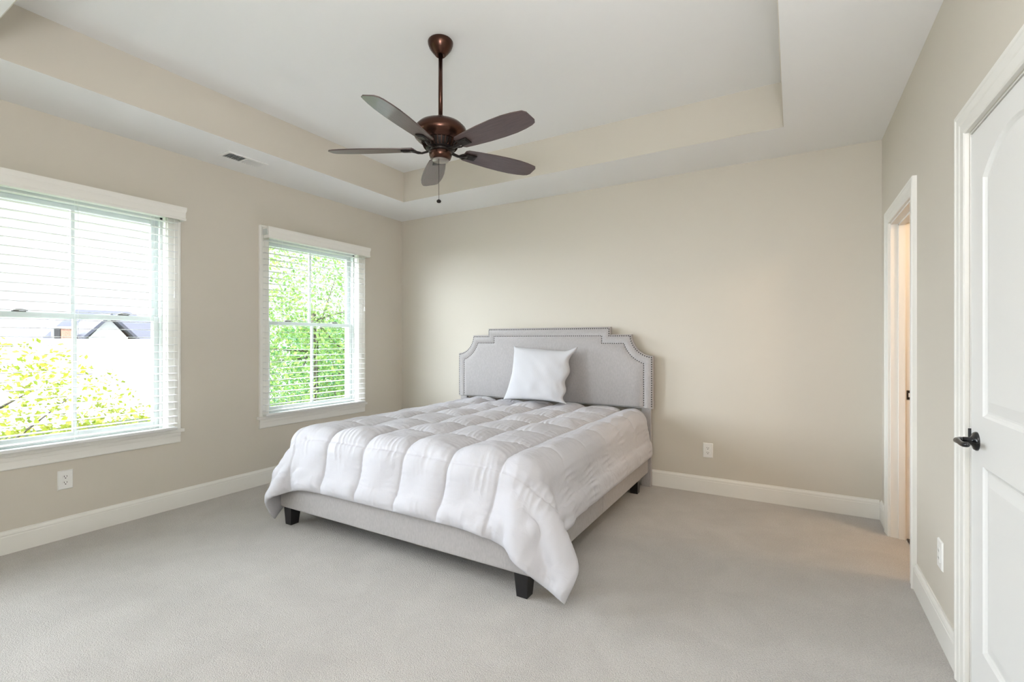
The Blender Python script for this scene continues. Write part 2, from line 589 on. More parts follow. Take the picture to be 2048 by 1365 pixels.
def make_blind(yc, label):
    root = empty('window_blind', (0.055, yc, 2.26), label, 'blind', 'white slatted blinds over the windows')
    ya, yb = yc - 0.585, yc + 0.585
    # valance with a cove profile and mitred returns
    VP = [(0.0, 0.0), (0.010, 0.0), (0.011, 0.012), (0.008, 0.020), (0.008, 0.060), (0.012, 0.070), (0.014, 0.082), (0.014, 0.100), (0.0, 0.100)]
    va, vb, xf, zf = yc - 0.566, yc + 0.594, 0.092, 2.207
    mb = MB()
    n = len(VP)
    path = ((0.024, va, 0, -1), (xf, va, 1, -1), (xf, vb, 1, 1), (0.024, vb, 0, 1))
    vs = [(x + dx * a, y + dy * a, zf + b_) for (x, y, dx, dy) in path for a, b_ in VP]
    fs = [(k * n + i, k * n + (i + 1) % n, (k + 1) * n + (i + 1) % n, (k + 1) * n + i) for k in range(3) for i in range(n)]
    fs += [tuple(range(n)), tuple(range(3 * n, 4 * n))]
    mb.add(vs, fs)
    mb.build('valance', M['trim'], root)
    MB().box(0.030, 0.084, ya, yb, 2.235, 2.285).build('headrail', M['vinyl'], root)
    sl = MB()
    pitch = 0.0543
    z = 2.183
    tilt = math.radians(-2.0)
    hw = 0.0255
    zs = []
    while z > 0.66:
        zs.append(z)
        dx, dz = hw * math.cos(tilt), hw * math.sin(tilt)
        th = 0.0014
        # slightly crowned slat
        pr = [(-dx, -dz - th), (0, 0.0008 - th), (dx, dz - th), (dx, dz + th), (0, 0.0008 + th), (-dx, -dz + th)]
        sl.extrude([(0.056 + a, z + b_) for a, b_ in pr], (0, ya, 0), (0, yb - 0.028, 0), out=(1, 0, 0))
        z -= pitch
    sl.build('slat_stack', M['slat'], root)
    zr = zs[-1] - 0.043
    MB().bbox(0.030, 0.083, ya, yb - 0.028, 0.617, 0.636, 0.004).build('bottom_rail', M['slat'], root)
    ld = MB()
    for dy in (-0.43, 0.0 - 0.03, 0.40):
        for x in (0.0285, 0.0835):
            ld.tube([(x, yc + dy, 2.24), (x, yc + dy, 0.625)], 0.0007, 5)
    ld.build('ladder_cord', M['cord'], root)
    lc = MB().tube([(0.092, yb - 0.055, 2.23), (0.093, yb - 0.055, 1.66)], 0.0011, 6).build('lift_cord', M['cord'], root)
    MB().lathe([(0.002, 1.66), (0.004, 1.652), (0.0055, 1.636), (0.0085, 1.618), (0.0085, 1.612), (0.0, 1.612)], (0.093, yb - 0.055, 0), 14).build('tassel', M['cord'], lc)
    return root


make_blind(WIN_Y[0], 'white slatted blind on the window at the left edge, rooftops seen through it')
make_blind(WIN_Y[1], 'white slatted blind on the window beside the bed, green tree seen through it')

# ------------------------------------------------------------------ doors
d1 = MB()
d1.box(W, W + 0.12, D1[0] - 0.002, D1[0] + 0.012, 0, D1[2])
d1.box(W, W + 0.12, D1[1] - 0.012, D1[1] + 0.002, 0, D1[2])
d1.box(W, W + 0.12, D1[0] + 0.012, D1[1] - 0.012, D1[2] - 0.014, D1[2] + 0.002)
door1 = struct(d1.build('door_1', M['trim'], None, (W, (D1[0] + D1[1]) / 2, 0)), 'open doorway near the back corner', 'doorway')
cs = MB()
frame_sweep(cs, casing_prof(0.085), D1[0] + 0.004, D1[1] - 0.004, 0, D1[2] - 0.004, W, -1)
cs.build('casing', M['trim'], door1)
sp = MB()
for (a, b_) in ((D1[0] + 0.012, D1[0] + 0.024), (D1[1] - 0.024, D1[1] - 0.012)):
    sp.box(W + 0.040, W + 0.074, a, b_, 0, D1[2] - 0.014)
sp.box(W + 0.040, W + 0.074, D1[0] + 0.012, D1[1] - 0.012, D1[2] - 0.026, D1[2] - 0.014)
sp.build('door_stop', M['trim'], door1)
k = MB().bbox(W + 0.082, W + 0.116, D1[1] - 0.0145, D1[1] - 0.011, 0.908, 0.968, 0.001, 1)
ko = k.build('strike_plate', M['black_metal'], door1)
MB().box(W + 0.091, W + 0.107, D1[1] - 0.0152, D1[1] - 0.0143, 0.925, 0.951).build('latch_hole', M['vent'], ko, label='bright latch hole')
MB().bbox(W + 0.083, W + 0.12, D1[0] + 0.012, D1[1] - 0.012, 0.0, 0.009, 0.003).build('threshold', M['bark'], door1, label='dark transition strip on the floor')

# what lies behind the doorway: a small closed room with a lamp of its own
b = MB()
bx0, bx1, by0, by1 = W + 0.12, W + 2.1, -2.2, 0.6
b.box(bx1, bx1 + 0.1, by0, by1, 0, 2.5)
b.box(bx0, bx1, by1, by1 + 0.1, 0, 2.5)
b.box(bx0, bx1, by0 - 0.1, by0, 0, 2.5)
struct(b.build('wall_bathroom', M['tan_wall']), 'tan walls of the room beyond the doorway', 'wall')
struct(MB().box(W + 0.085, bx1, by0, by1, -0.12, 0.004).build('floor_bathroom', M['tile']), 'tan tiled floor beyond the doorway', 'floor')
struct(MB().box(bx0, bx1, by0, by1, 2.5, 2.6).build('ceiling_bathroom', M['ceiling']), 'white ceiling beyond the doorway', 'ceiling')
pl = bpy.data.lights.new('bathroom_lamp', 'POINT')
pl.energy = 30
pl.color = (1.0, 0.72, 0.45)
pl.shadow_soft_size = 0.12
po = bpy.data.objects.new('bathroom_lamp', pl)
COL.objects.link(po)
po.location = (W + 1.0, -0.9, 2.2)

# closed two-panel door with an arched top panel
d2 = MB()
d2.box(W, W + 0.12, D2[0] - 0.002, D2[0] + 0.006, 0, D2[2])
d2.box(W, W + 0.12, D2[1] - 0.006, D2[1] + 0.002, 0, D2[2])
d2.box(W, W + 0.12, D2[0] + 0.006, D2[1] - 0.006, D2[2] - 0.006, D2[2] + 0.002)
d2.box(W + 0.042, W + 0.12, D2[0] + 0.006, D2[1] - 0.006, 0, D2[2])
door2 = struct(d2.build('door_2', M['trim'], None, (W, (D2[0] + D2[1]) / 2, 0)), 'closed white door at the right edge of the photo', 'door')
cs = MB()
frame_sweep(cs, casing_prof(0.092), D2[0] - 0.006, D2[1] + 0.006, 0, D2[2] + 0.006, W, -1)
cs.build('casing', M['trim'], door2)


def panel_slab():
    """door leaf facing -x with two raised panels sunk into it"""
    ya, yb, za, zb = D2[0] + 0.010, D2[1] - 0.010, 0.014, D2[2] - 0.011
    xf = W + 0.002
    xb = W + 0.037
    mb = MB()
    yc = (ya + yb) / 2
    st = 0.118

    def outline(kind, off):
        l, r = ya + st + off, yb - st - off
        if kind == 'low':
            return [(l, 0.225 + off), (r, 0.225 + off), (r, 0.862 - off), (l, 0.862 - off)], None
        b0, sprg = 1.030 + off, 1.845
        rise = 0.100
        hw = (r - l) / 2
        R0 = ((yb - ya) / 2 - st)
        R = (R0 * R0 + rise * rise) / (2 * rise)
        zc = sprg + rise - R
        Ro = R - off
        pts = [(l, b0), (r, b0)]
        N = 20
        a0 = math.asin(min(1, hw / Ro))
        for i in range(N + 1):
            a = a0 - 2 * a0 * i / N
            pts.append((yc + Ro * math.sin(a), zc + Ro * math.cos(a)))
        return pts, None
    # moulding loops: (inset, depth)
    steps = [(0, 0), (0.006, 0.005), (0.014, 0.009), (0.020, 0.009), (0.050, 0.003), (0.056, 0.002)]
    loops_all = []
    for kind in ('low', 'top'):
        base = None
        prev = None
        for off, dep in steps:
            pts, _ = outline(kind, off)
            ring = [(xf + dep, y, z) for y, z in pts]
            if prev is not None:
                n = len(ring)
                mb.add(prev + ring, [(i, (i + 1) % n, n + (i + 1) % n, n + i) for i in range(n)])
            else:
                loops_all.append(pts)
            prev = ring
        mb.add(prev, [tuple(range(len(prev)))])
    # the face around the panels, as strips
    low, top = loops_all
    l, r = ya + st, yb - st
    F = lambda pts: mb.add([(xf, y, z) for y, z in pts], [tuple(range(len(pts)))])
    F([(ya, za), (l, za), (l, zb), (ya, zb)])
    F([(r, za), (yb, za), (yb, zb), (r, zb)])
    F([(l, za), (r, za), (r, 0.225), (l, 0.225)])
    F([(l, 0.862), (r, 0.862), (r, 1.030), (l, 1.030)])
    arc = top[2:]
    for i in range(len(arc) - 1):
        F([arc[i], (arc[i][0], zb), (arc[i + 1][0], zb), arc[i + 1]])
    # edges and back
    vs = [(x, y, z) for x in (xf, xb) for y, z in ((ya, za), (yb, za), (yb, zb), (ya, zb))]
    mb.add(vs, [(0, 1, 5, 4), (1, 2, 6, 5), (2, 3, 7, 6), (3, 0, 4, 7), (4, 5, 6, 7)])
    return mb


leaf = panel_slab().build('door_leaf', M['door'], door2)
hy, hz, hx = D2[1] - 0.072, 0.937, W + 0.002
rose = MB()
rose.lathe([(0.033, 0.0), (0.033, -0.004), (0.029, -0.010), (0.018, -0.0135), (0.013, -0.018), (0.0125, -0.036), (0.0, -0.036)], (hx, hy, hz), 28, ax='x')
rs = rose.build('handle_rose', M['black_metal'], leaf)
lv = MB()
lv.tube([(hx - 0.030, hy, hz), (hx - 0.046, hy, hz), (hx - 0.055, hy - 0.012, hz), (hx - 0.056, hy - 0.035, hz + 0.001), (hx - 0.055, hy - 0.060, hz - 0.002), (hx - 0.054, hy - 0.085, hz - 0.001), (hx - 0.050, hy - 0.104, hz + 0.002), (hx - 0.046, hy - 0.110, hz + 0.003)],
        [0.0115, 0.0115, 0.0105, 0.0090, 0.0085, 0.0090, 0.0085, 0.004], 12)
lv.build('lever', M['black_metal'], rs)
spk = MB().bbox(W - 0.006, W + 0.004, D2[1] - 0.0085, D2[1] - 0.0045, 0.915, 0.972, 0.001, 1)
spk.build('strike_plate', M['black_metal'], door2, label='black strike plate in the gap')

# ------------------------------------------------------------------ small wall things
def make_outlet(loc, normal, label, kind='duplex'):
    """normal: '+x' left wall, '-y' back wall, '-x' right wall"""
    def tr(u, d, z):
        if normal == '+x': return (loc[0] + d, loc[1] + u, loc[2] + z)
        if normal == '-x': return (loc[0] - d, loc[1] - u, loc[2] + z)
        return (loc[0] + u, loc[1] - d, loc[2] + z)
    def rect(mb, u0, u1, z0, z1, d0, d1, bev=0.0):
        vs = [tr(u0, d0, z0), tr(u1, d0, z0), tr(u1, d0, z1), tr(u0, d0, z1), tr(u0 + bev, d1, z0 + bev), tr(u1 - bev, d1, z0 + bev), tr(u1 - bev, d1, z1 - bev), tr(u0 + bev, d1, z1 - bev)]
        mb.add(vs, [(0, 1, 2, 3), (4, 5, 6, 7), (0, 1, 5, 4), (1, 2, 6, 5), (2, 3, 7, 6), (3, 0, 4, 7)])
        return mb
    root = empty('wall_outlet', loc, label, 'outlet', 'white outlets on the walls')
    hw, hh = (0.039, 0.062)
    rect(MB(), -hw, hw, -hh, hh, 0.0, 0.006, 0.004).build('cover_plate', M['plate'], root)
    if kind == 'duplex':
        for zc in (0.0195, -0.0195):
            rc = MB()
            n = 20
            pts = []
            for k in range(n):
                a = 2 * PI * k / n
                pts.append((0.0172 * math.cos(a), max(-0.0135, min(0.0135, 0.0172 * math.sin(a)))))
            vs = [tr(u, 0.005, zc + z) for u, z in pts] + [tr(u, 0.0078, zc + z) for u, z in pts]
            rc.add(vs, [tuple(range(n)), tuple(range(n, 2 * n))] + [(i, (i + 1) % n, n + (i + 1) % n, n + i) for i in range(n)])
            ro = rc.build('receptacle', M['plate'], root)
            sl = MB()
            rect(sl, -0.0082, -0.0055, zc - 0.001, zc + 0.009, 0.0070, 0.0081)
            rect(sl, 0.0055, 0.0082, zc - 0.001, zc + 0.008, 0.0070, 0.0081)
            rect(sl, -0.0028, 0.0028, zc - 0.0105, zc - 0.0050, 0.0070, 0.0081)
            sl.build('slot', M['slot'], ro, label='dark plug slots')
    else:
        rect(MB(), -0.0165, 0.0165, -0.0335, 0.0335, 0.005, 0.0085, 0.001).build('receptacle', M['plate'], root)
        for zc in (0.016, -0.016):
            sl = MB()
            rect(sl, -0.0075, -0.0055, zc - 0.004, zc + 0.005, 0.0080, 0.0089)
            rect(sl, 0.0055, 0.0075, zc - 0.004, zc + 0.005, 0.0080, 0.0089)
            sl.build('slot', M['slot'], root, label='dark plug slots')
    return root


make_outlet((0, -3.112, 0.381), '+x', 'white duplex outlet on the left wall below the window')
make_outlet((3.481, 0, 0.363), '-y', 'white duplex outlet on the wall to the right of the bed')
make_outlet((W, -1.592, 0.363), '-x', 'white outlet on the right wall between doorway and closed door', 'decora')

# ceiling vent ---------------------------------------------------------
vt = empty('ceiling_vent', (0.315, -2.118, H), 'white rectangular air vent in the soffit above the left windows', 'vent')
vx, vy = 0.315, -2.118
fw, fl = 0.075, 0.160
f_ = MB()
g_ = 0.022
for (xa, xb, ya, yb) in ((vx - fw, vx - fw + g_, vy - fl, vy + fl), (vx + fw - g_, vx + fw, vy - fl, vy + fl), (vx - fw + g_, vx + fw - g_, vy - fl, vy - fl + g_), (vx - fw + g_, vx + fw - g_, vy + fl - g_, vy + fl), (vx - fw + g_, vx + fw - g_, vy - 0.006, vy + 0.006)):
    f_.box(xa, xb, ya, yb, H - 0.006, H - 0.0003)
f_.build('vent_frame', M['vent'], vt)
MB().box(vx - fw + 0.02, vx + fw - 0.02, vy - fl + 0.02, vy + fl - 0.02, H - 0.0012, H - 0.0004).build('duct_opening', M['duct'], vt, label='dark opening behind the louvers')
for half, sgn in ((-1, 1), (1, -1)):
    lo = MB()
    for i in range(8):
        yy = vy + half * (0.016 + i * 0.0165)
        a = math.radians(52) * sgn
        dy, dz = 0.006 * math.cos(a), 0.006 * math.sin(a)
        p = [(vx - fw + 0.02, yy - dy, H - 0.007 - dz + 0.002), (vx + fw - 0.02, yy - dy, H - 0.007 - dz + 0.002), (vx + fw - 0.02, yy + dy, H - 0.007 + dz + 0.002), (vx - fw + 0.02, yy + dy, H - 0.007 + dz + 0.002)]
        q = [(x, y + 0.0012, z) for x, y, z in p]
        lo.add(p + q, [(0, 1, 2, 3), (4, 5, 6, 7), (0, 1, 5, 4), (1, 2, 6, 5), (2, 3, 7, 6), (3, 0, 4, 7)])
    lo.build('louver', M['vent'], vt)

# ------------------------------------------------------------------ ceiling fan
FX, FY = 2.318, -2.117
fan = empty('ceiling_fan', (FX, FY, H2), 'bronze ceiling fan with five dark wooden blades on a long rod', 'ceiling fan')
FC = (FX, FY, 0)
MB().lathe([(0.0, H2), (0.070, H2), (0.074, H2 - 0.006), (0.073, H2 - 0.018), (0.064, H2 - 0.042), (0.046, H2 - 0.066), (0.033, H2 - 0.080), (0.029, H2 - 0.085), (0.022, H2 - 0.083), (0.019, H2 - 0.070), (0.0, H2 - 0.070)], FC, 40).build('canopy', M['bronze'], fan)
MB().lathe([(0.0, H2 - 0.06), (0.0125, H2 - 0.06), (0.0125, 2.585), (0.0, 2.585)], FC, 20).build('downrod', M['bronze'], fan)
MB().lathe([(0.0, 2.612), (0.016, 2.612), (0.022, 2.604), (0.026, 2.590), (0.026, 2.575), (0.0, 2.575)], FC, 24).build('coupling', M['bronze'], fan)
MB().lathe([(0.0, 2.580), (0.045, 2.579), (0.090, 2.570), (0.128, 2.553), (0.150, 2.530), (0.157, 2.505), (0.150, 2.482), (0.130, 2.462), (0.112, 2.452), (0.0, 2.452)], FC, 48).build('motor_housing', M['bronze'], fan)
MB().lathe([(0.0, 2.455), (0.108, 2.455), (0.104, 2.447), (0.092, 2.425), (0.084, 2.412), (0.0, 2.412)], FC, 40).build('vent_ring', M['dark_bronze'], fan)
fins = MB()
for k in range(30):
    a = 2 * PI * k / 30
    ca, sa = math.cos(a), math.sin(a)
    P = [(0.112, 2.452), (0.099, 2.424), (0.089, 2.413)]
    vs = []
    for rr, zz in P:
        for tside in (-0.0025, 0.0025):
            vs.append((FX + rr * ca - tside * sa, FY + rr * sa + tside * ca, zz))
    vs += [(FX + (rr - 0.02) * ca, FY + (rr - 0.02) * sa, zz) for rr, zz in P]
    fins.add(vs, [(0, 1, 3, 2), (2, 3, 5, 4), (0, 2, 7, 6), (2, 4, 8, 7), (1, 3, 7, 6), (3, 5, 8, 7)])
fins.build('vent_fin', M['bronze'], fan, label='ring of bronze vent fins')
MB().lathe([(0.0, 2.415), (0.070, 2.415), (0.070, 2.396), (0.0, 2.396)], FC, 40).build('flywheel', M['dark_bronze'], fan)
MB().lathe([(0.0, 2.398), (0.062, 2.398), (0.066, 2.390), (0.066, 2.376), (0.060, 2.358), (0.050, 2.350), (0.0, 2.349)], FC, 40).build('switch_housing', M['bronze'], fan)
MB().lathe([(0.0, 2.350), (0.049, 2.350), (0.047, 2.345), (0.010, 2.343), (0.0, 2.343)], FC, 36).build('bottom_cap', M['cap'], fan)

BZ = 2.412
TH0 = math.radians(-8.5)
PITCH = math.radians(-12.5)
blade_me = iron_me = None


def blade_mesh():
    """blade along +x, thickness about z; outline of a tapered paddle with a clipped tip"""
    up = [(0.150, 0.040), (0.165, 0.052), (0.24, 0.062), (0.34, 0.072), (0.44, 0.077), (0.52, 0.0765), (0.58, 0.070), (0.628, 0.060), (0.650, 0.050), (0.662, 0.030)]
    dn = [(x, -y) for x, y in up[::-1]]
    dn[0] = (0.660, -0.036)
    dn[1] = (0.645, -0.056)
    ol = up + dn
    n = len(ol)
    t = 0.0032
    mb = MB()
    e_ = 0.0015
    vs = []
    for zz, sc in ((-t, 1 - 0.01), (-t + e_, 1), (t - e_, 1), (t, 1 - 0.01)):
        vs += [(0.4 + (x - 0.4) * (sc if sc == 1 else 0.996), y * (sc if sc == 1 else 0.98), zz) for x, y in ol]
    fs = [tuple(range(n))[::-1], tuple(range(3 * n, 4 * n))]
    for j in range(3):
        fs += [(j * n + i, j * n + (i + 1) % n, (j + 1) * n + (i + 1) % n, (j + 1) * n + i) for i in range(n)]
    mb.add(vs, fs)
    return mb


def iron_mesh():
    mb = MB()
    cP = math.cos(PITCH)
    # curved arm from the flywheel out and up to the blade
    mb.tube([(0.060, 0, -0.006), (0.085, 0, -0.012), (0.110, 0, -0.018), (0.135, 0, -0.017), (0.155, 0, -0.010), (0.172, 0, -0.007)], [0.011, 0.0115, 0.011, 0.011, 0.012, 0.012], 10, squash=0.55)
    mb.bbox(0.162, 0.232, -0.026, 0.026, -0.0105, -0.003, 0.003, 2)
    mb.bbox(0.180, 0.222, -0.017, 0.017, -0.0125, -0.009, 0.0015, 1)
    mb.bbox(0.160, 0.226, -0.034, 0.034, 0.003, 0.0085, 0.002, 1)
    for s_ in (-1, 1):
        mb.tube([(0.118, 0, -0.014), (0.135, s_ * 0.018, -0.013), (0.150, s_ * 0.026, -0.010), (0.172, s_ * 0.022, -0.007)], 0.0045, 8)
    return mb


for k in range(5):
    a = TH0 + k * 2 * PI / 5
    if blade_me is None:
        blade_me = blade_mesh().mesh('blade', M['blade'])
        iron_me = iron_mesh().mesh('blade_iron', M['dark_bronze'])
    bo = bpy.data.objects.new('blade', blade_me)
    COL.objects.link(bo)
    bo.parent = fan
    bo.location = (0, 0, BZ - H2)
    bo.rotation_euler = (PITCH, 0, a)
    io = bpy.data.objects.new('blade_iron', iron_me)
    COL.objects.link(io)
    io.parent = bo
pc = MB().tube([(FX + 0.012, FY - 0.030, 2.345), (FX + 0.012, FY - 0.030, 2.105)], 0.0013, 6).build('pull_chain', M['dark_bronze'], fan)
MB().lathe([(0.0, 2.110), (0.004, 2.110), (0.012, 2.104), (0.0135, 2.098), (0.010, 2.091), (0.0, 2.089)], (FX + 0.012, FY - 0.030, 0), 18).build('fob', M['dark_bronze'], pc)

# ------------------------------------------------------------------ bed
BXC = 1.985
bed = empty('bed', (BXC, -1.15, 0), 'king bed with grey linen frame, nailhead headboard and black feet', 'bed')
HWD, ZB, ZA, ZS, ZT = 1.060, 0.690, 1.172, 1.348, 1.418


def head_outline(d=0.0):
    """outline of the headboard set in by d: sides, concave quarter rounds, ledges and a raised top"""
    R, g = 0.198, 0.005
    cx, cz, r_ = HWD + g, ZS + g, R + d
    a0, a1 = math.asin((g + d) / r_), math.acos((g + d) / r_)
    N = 14
    half = [(HWD - d, ZB + d * 0.12)]
    for i in range(N + 1):
        a = a0 + (a1 - a0) * i / N
        half.append((cx - r_ * math.sin(a), cz - r_ * math.cos(a)))
    half += [(HWD - 0.388 - d, ZS - d), (HWD - 0.388 - d, ZT - d)]
    return half + [(-x, z) for x, z in half[::-1]]      # counter-clockwise seen from the front


OUT = head_outline()
hb = MB()
loops = [(0.004, -0.042), (0.0, -0.048), (0.0, -0.072), (0.003, -0.082), (0.008, -0.0875), (0.014, -0.0885), (0.020, -0.091), (0.032, -0.097), (0.048, -0.100), (0.064, -0.098), (0.076, -0.093), (0.082, -0.090), (0.088, -0.093), (0.100, -0.100), (0.125, -0.107), (0.165, -0.111)]
rings = []
for off, y in loops:
    rings.append([(BXC + x, y, z) for x, z in head_outline(off)])
n = len(OUT)
hb.add([p for r_ in rings for p in r_], [(j * n + i, j * n + (i + 1) % n, (j + 1) * n + (i + 1) % n, (j + 1) * n + i) for j in range(len(rings) - 1) for i in range(n)] + [(b_ + i, b_ + i + 1, b_ + n - 2 - i, b_ + n - 1 - i) for b_ in (0, (len(rings) - 1) * n) for i in range(n // 2 - 1) if abs(OUT[i][1] - OUT[i + 1][1]) > 1e-4 or i == n // 2 - 1])
head = hb.build('headboard', M['fabric'], bed)
autosmooth(head, 50)

# nailheads in two rows
def along(pts, step, close=False):
    res = []
    seg = pts + ([pts[0]] if close else [])
    acc = 0.0
    for i in range(len(seg) - 1):
        a, b_ = Vector(seg[i]), Vector(seg[i + 1])
        L_ = (b_ - a).length
        t = acc
        while t < L_:
            q = a + (b_ - a) * (t / L_)
            res.append((q.x, q.y))
            t += step
        acc = t - L_
    return res


nails = [(x, -0.0885, z) for x, z in along(head_outline(0.014), 0.0205) if z > ZB + 0.012]
nails += [(x, -0.0900, z) for x, z in along(head_outline(0.082), 0.0205) if z > ZB + 0.012 and not (z < ZB + 0.10 and abs(x) < HWD - 0.084)]
nails = [(BXC + x, y, z) for x, y, z in nails if not (z < ZB + 0.016 and abs(x) < HWD - 0.02)]
nails.sort(key=lambda p: (p[0] - 4.1) ** 2 + (p[1] + 4.31) ** 2 + (p[2] - 1.288) ** 2)
NP = [(0.0, -0.0042), (0.0028, -0.0036), (0.0050, -0.0018), (0.0058, 0.0008)]
nail_me = MB().lathe(NP, (0, 0, 0), 10, ax='y').mesh('nailhead', M['nail'])
for p in nails[:100]:
    o = bpy.data.objects.new('nailhead', nail_me)
    COL.objects.link(o)
    o.parent = head
    o.location = (p[0] - BXC, p[1] + 1.15, p[2])
rest = MB()
for p in nails[100:]: rest.lathe(NP, p, 8, ax='y')
ro = rest.build('nailhead', M['nail'], head)
ro['kind'] = 'stuff'

for s_ in (-1, 1):
    xa, xb = sorted((BXC + s_ * 0.955, BXC + s_ * 1.038))
    MB().bbox(xa, xb, -0.078, -0.040, 0.0, 0.72, 0.004).build('headboard_leg', M['fabric'], bed)
XL, XR, YB_ = 0.990, 2.998, -2.252
MB().bbox(XL, XR, YB_, YB_ + 0.055, 0.124, 0.36, 0.012, 3).build('footboard', M['fabric'], bed)
for xo, xi in ((XL, XL + 0.055), (XR, XR - 0.055)):
    xa, xb = sorted((xo, xi))
    MB().bbox(xa, xb, YB_ + 0.0565, -1.239, 0.124, 0.36, 0.008, 3).build('side_rail', M['fabric'], bed)
    MB().bbox(xa, xb, -1.235, -0.08, 0.124, 0.36, 0.008, 3).build('side_rail', M['fabric'], bed)
MB().box(XL + 0.05, XR - 0.05, YB_ + 0.05, -0.09, 0.20, 0.215).build('platform', M['black_wood'], bed)


def foot(x, y, sx, sy):
    mb = MB()
    t, b_ = 0.040, 0.030
    cx, cy = x, y
    vs = []
    for z, h in ((0.0, b_), (0.123, t)):
        vs += [(cx + dx * h + (sx * (t - h)), cy + dy * h + (sy * (t - h)), z) for dx, dy in ((-1, -1), (1, -1), (1, 1), (-1, 1))]
    mb.add(vs, [(0, 1, 2, 3), (4, 5, 6, 7), (0, 1, 5, 4), (1, 2, 6, 5), (2, 3, 7, 6), (3, 0, 4, 7)])
    return mb.build('foot', M['black_wood'], bed)


foot(1.047, YB_ + 0.058, 0.3, -0.6)
foot(2.925, YB_ + 0.058, 0.3, -0.6)
foot(1.045, -0.30, -0.5, 0)
foot(2.940, -0.30, 0.5, 0)
foot(BXC, -1.2, 0, 0)

mt = MB().bbox(1.035, 2.95, -2.18, -0.125, 0.2155, 0.622, 0.075, 6).build('mattress', M['mattress'], None, (BXC, -1.15, 0.2155))
autosmooth(mt, 60)
tag(mt, 'white mattress hidden under the comforter on the bed', 'mattress')

# ------------------------------------------------------------------ comforter (hanging shape, then quilting)
# ------------------------------------------------------------------ comforter: let a sheet fall over the bed (position based cloth)
CW, CLOTH_L, CLOTH_CX = 2.55, 2.375, 2.012


def drape(NX=57, NY=53, steps=150, iters=8):
    hx, hy = CW / NX, CLOTH_L / NY
    gx, gy = np.meshgrid(np.linspace(CLOTH_CX - CW / 2, CLOTH_CX + CW / 2, NX + 1), np.linspace(-0.125, -0.125 - CLOTH_L, NY + 1))
    gz = 0.668 + 0.004 * np.sin(gx * 7 + gy * 3) * np.cos(gy * 5 - gx * 2)
    p = np.stack([gx, gy, gz], -1).reshape(-1, 3)
    vel = np.zeros_like(p)
    jj, ii = np.meshgrid(np.arange(NY + 1), np.arange(NX + 1), indexing='ij')
    groups = []
    for di, dj, st in ((1, 0, .9), (0, 1, .9), (1, 1, .25), (-1, 1, .25), (2, 0, .3), (0, 2, .3), (3, 0, .2), (0, 3, .2)):
        ok = (ii + di <= NX) & (ii + di >= 0) & (jj + dj <= NY)
        col = ((jj if dj else ii) // max(abs(di), abs(dj))) % 2
        for c_ in (0, 1):
            m_ = ok & (col == c_)
            groups.append(((jj * (NX + 1) + ii)[m_], ((jj + dj) * (NX + 1) + ii + di)[m_], math.hypot(di * hx, dj * hy), st))
    boxes = []
    for lo, hi, r_, t_ in (((1.03, -2.19, .2), (2.955, -.05, .63), .09, .022), ((.985, -2.255, .12), (3.0, -.09, .36), .02, .022)):
        lo, hi = np.array(lo) + r_, np.array(hi) - r_
        boxes.append(((lo + hi) / 2, (hi - lo) / 2, r_, t_))

    def collide(p, prev):
        for c_, h_, r_, t_ in boxes:
            d = p - c_
            q = np.abs(d) - h_
            qm = np.maximum(q, 0)
            ln = np.linalg.norm(qm, axis=1)
            dist = np.where(ln > 0, ln, q.max(1)) - r_
            k = np.where(dist < t_)[0]
            if len(k) == 0: continue
            nn = np.zeros((len(k), 3))
            o = ln[k] > 1e-9
            nn[o] = qm[k][o] / ln[k][o][:, None] * np.sign(d[k][o])
            i2 = np.where(~o)[0]
            am = q[k][i2].argmax(1)
            nn[i2, am] = np.sign(d[k][i2, am])
            p[k] += nn * (t_ - dist[k])[:, None]
            dx = p[k] - prev[k]
            p[k] -= (dx - nn * (dx * nn).sum(1)[:, None]) * 0.75
        p[:, 1] = np.minimum(p[:, 1], -0.115)
        k = p[:, 2] < 0.014
        p[k, 2] = 0.014
        p[k, :2] -= (p[k, :2] - prev[k, :2]) * 0.8

    rimk = np.where((((ii < 12) | (ii > NX - 15)) & (jj > NY - 24)).ravel())[0]
    bi, bj = ii.ravel()[rimk], jj.ravel()[rimk]
    far = ~((np.abs(bi[:, None] - bi[None]) <= 1) & (np.abs(bj[:, None] - bj[None]) <= 1)) & np.triu(np.ones((len(rimk),) * 2, bool), 1)
    corner = np.clip(1 - np.hypot((NX - ii) * hx, (NY - jj) * hy).ravel() / 0.45, 0, 1)      # the near corner was tossed outwards
    dt = 1 / 45
    for s in range(steps):
        vel[:, 2] -= 9.8 * dt * (0.5 if s < 25 else 1)
        vel[:, 0] += corner * 4.0 * dt
        vel[:, 2] += corner * 3.6 * dt
        vel *= 0.96 if s < steps - 40 else 0.85
        prev = p.copy()
        p = p + vel * dt
        for it in range(iters):
            for a, b_, r_, st in groups:
                d = p[b_] - p[a]
                ln = np.sqrt((d * d).sum(1)) + 1e-9
                c_ = (ln - r_) / ln * 0.5 * st
                if st > 0.8: c_ = np.where(ln < r_, c_ * 0.45, c_)
                d *= c_[:, None]
                p[a] += d
                p[b_] -= d
            if it % 3 == 2: collide(p, prev)
        if s % 3 == 0:
            q = p[rimk]
            d2 = ((q[:, None] - q[None]) ** 2).sum(-1)
            I_, J_ = np.where(far & (d2 < 0.036 ** 2))
            if len(I_):
                d = q[J_] - q[I_]
                ln = np.linalg.norm(d, axis=1) + 1e-9
                c_ = ((ln - 0.036) / ln * 0.3)[:, None] * d
                np.add.at(p, rimk[I_], c_)
                np.add.at(p, rimk[J_], -c_)
        collide(p, prev)
        vel = (p - prev) / dt
        sp = np.linalg.norm(vel, axis=1)
        k = sp > 3
        vel[k] *= (3 / sp[k])[:, None]
    return p.reshape(NY + 1, NX + 1, 3)


CL = drape()
G_NY, G_NX = CL.shape[:2]


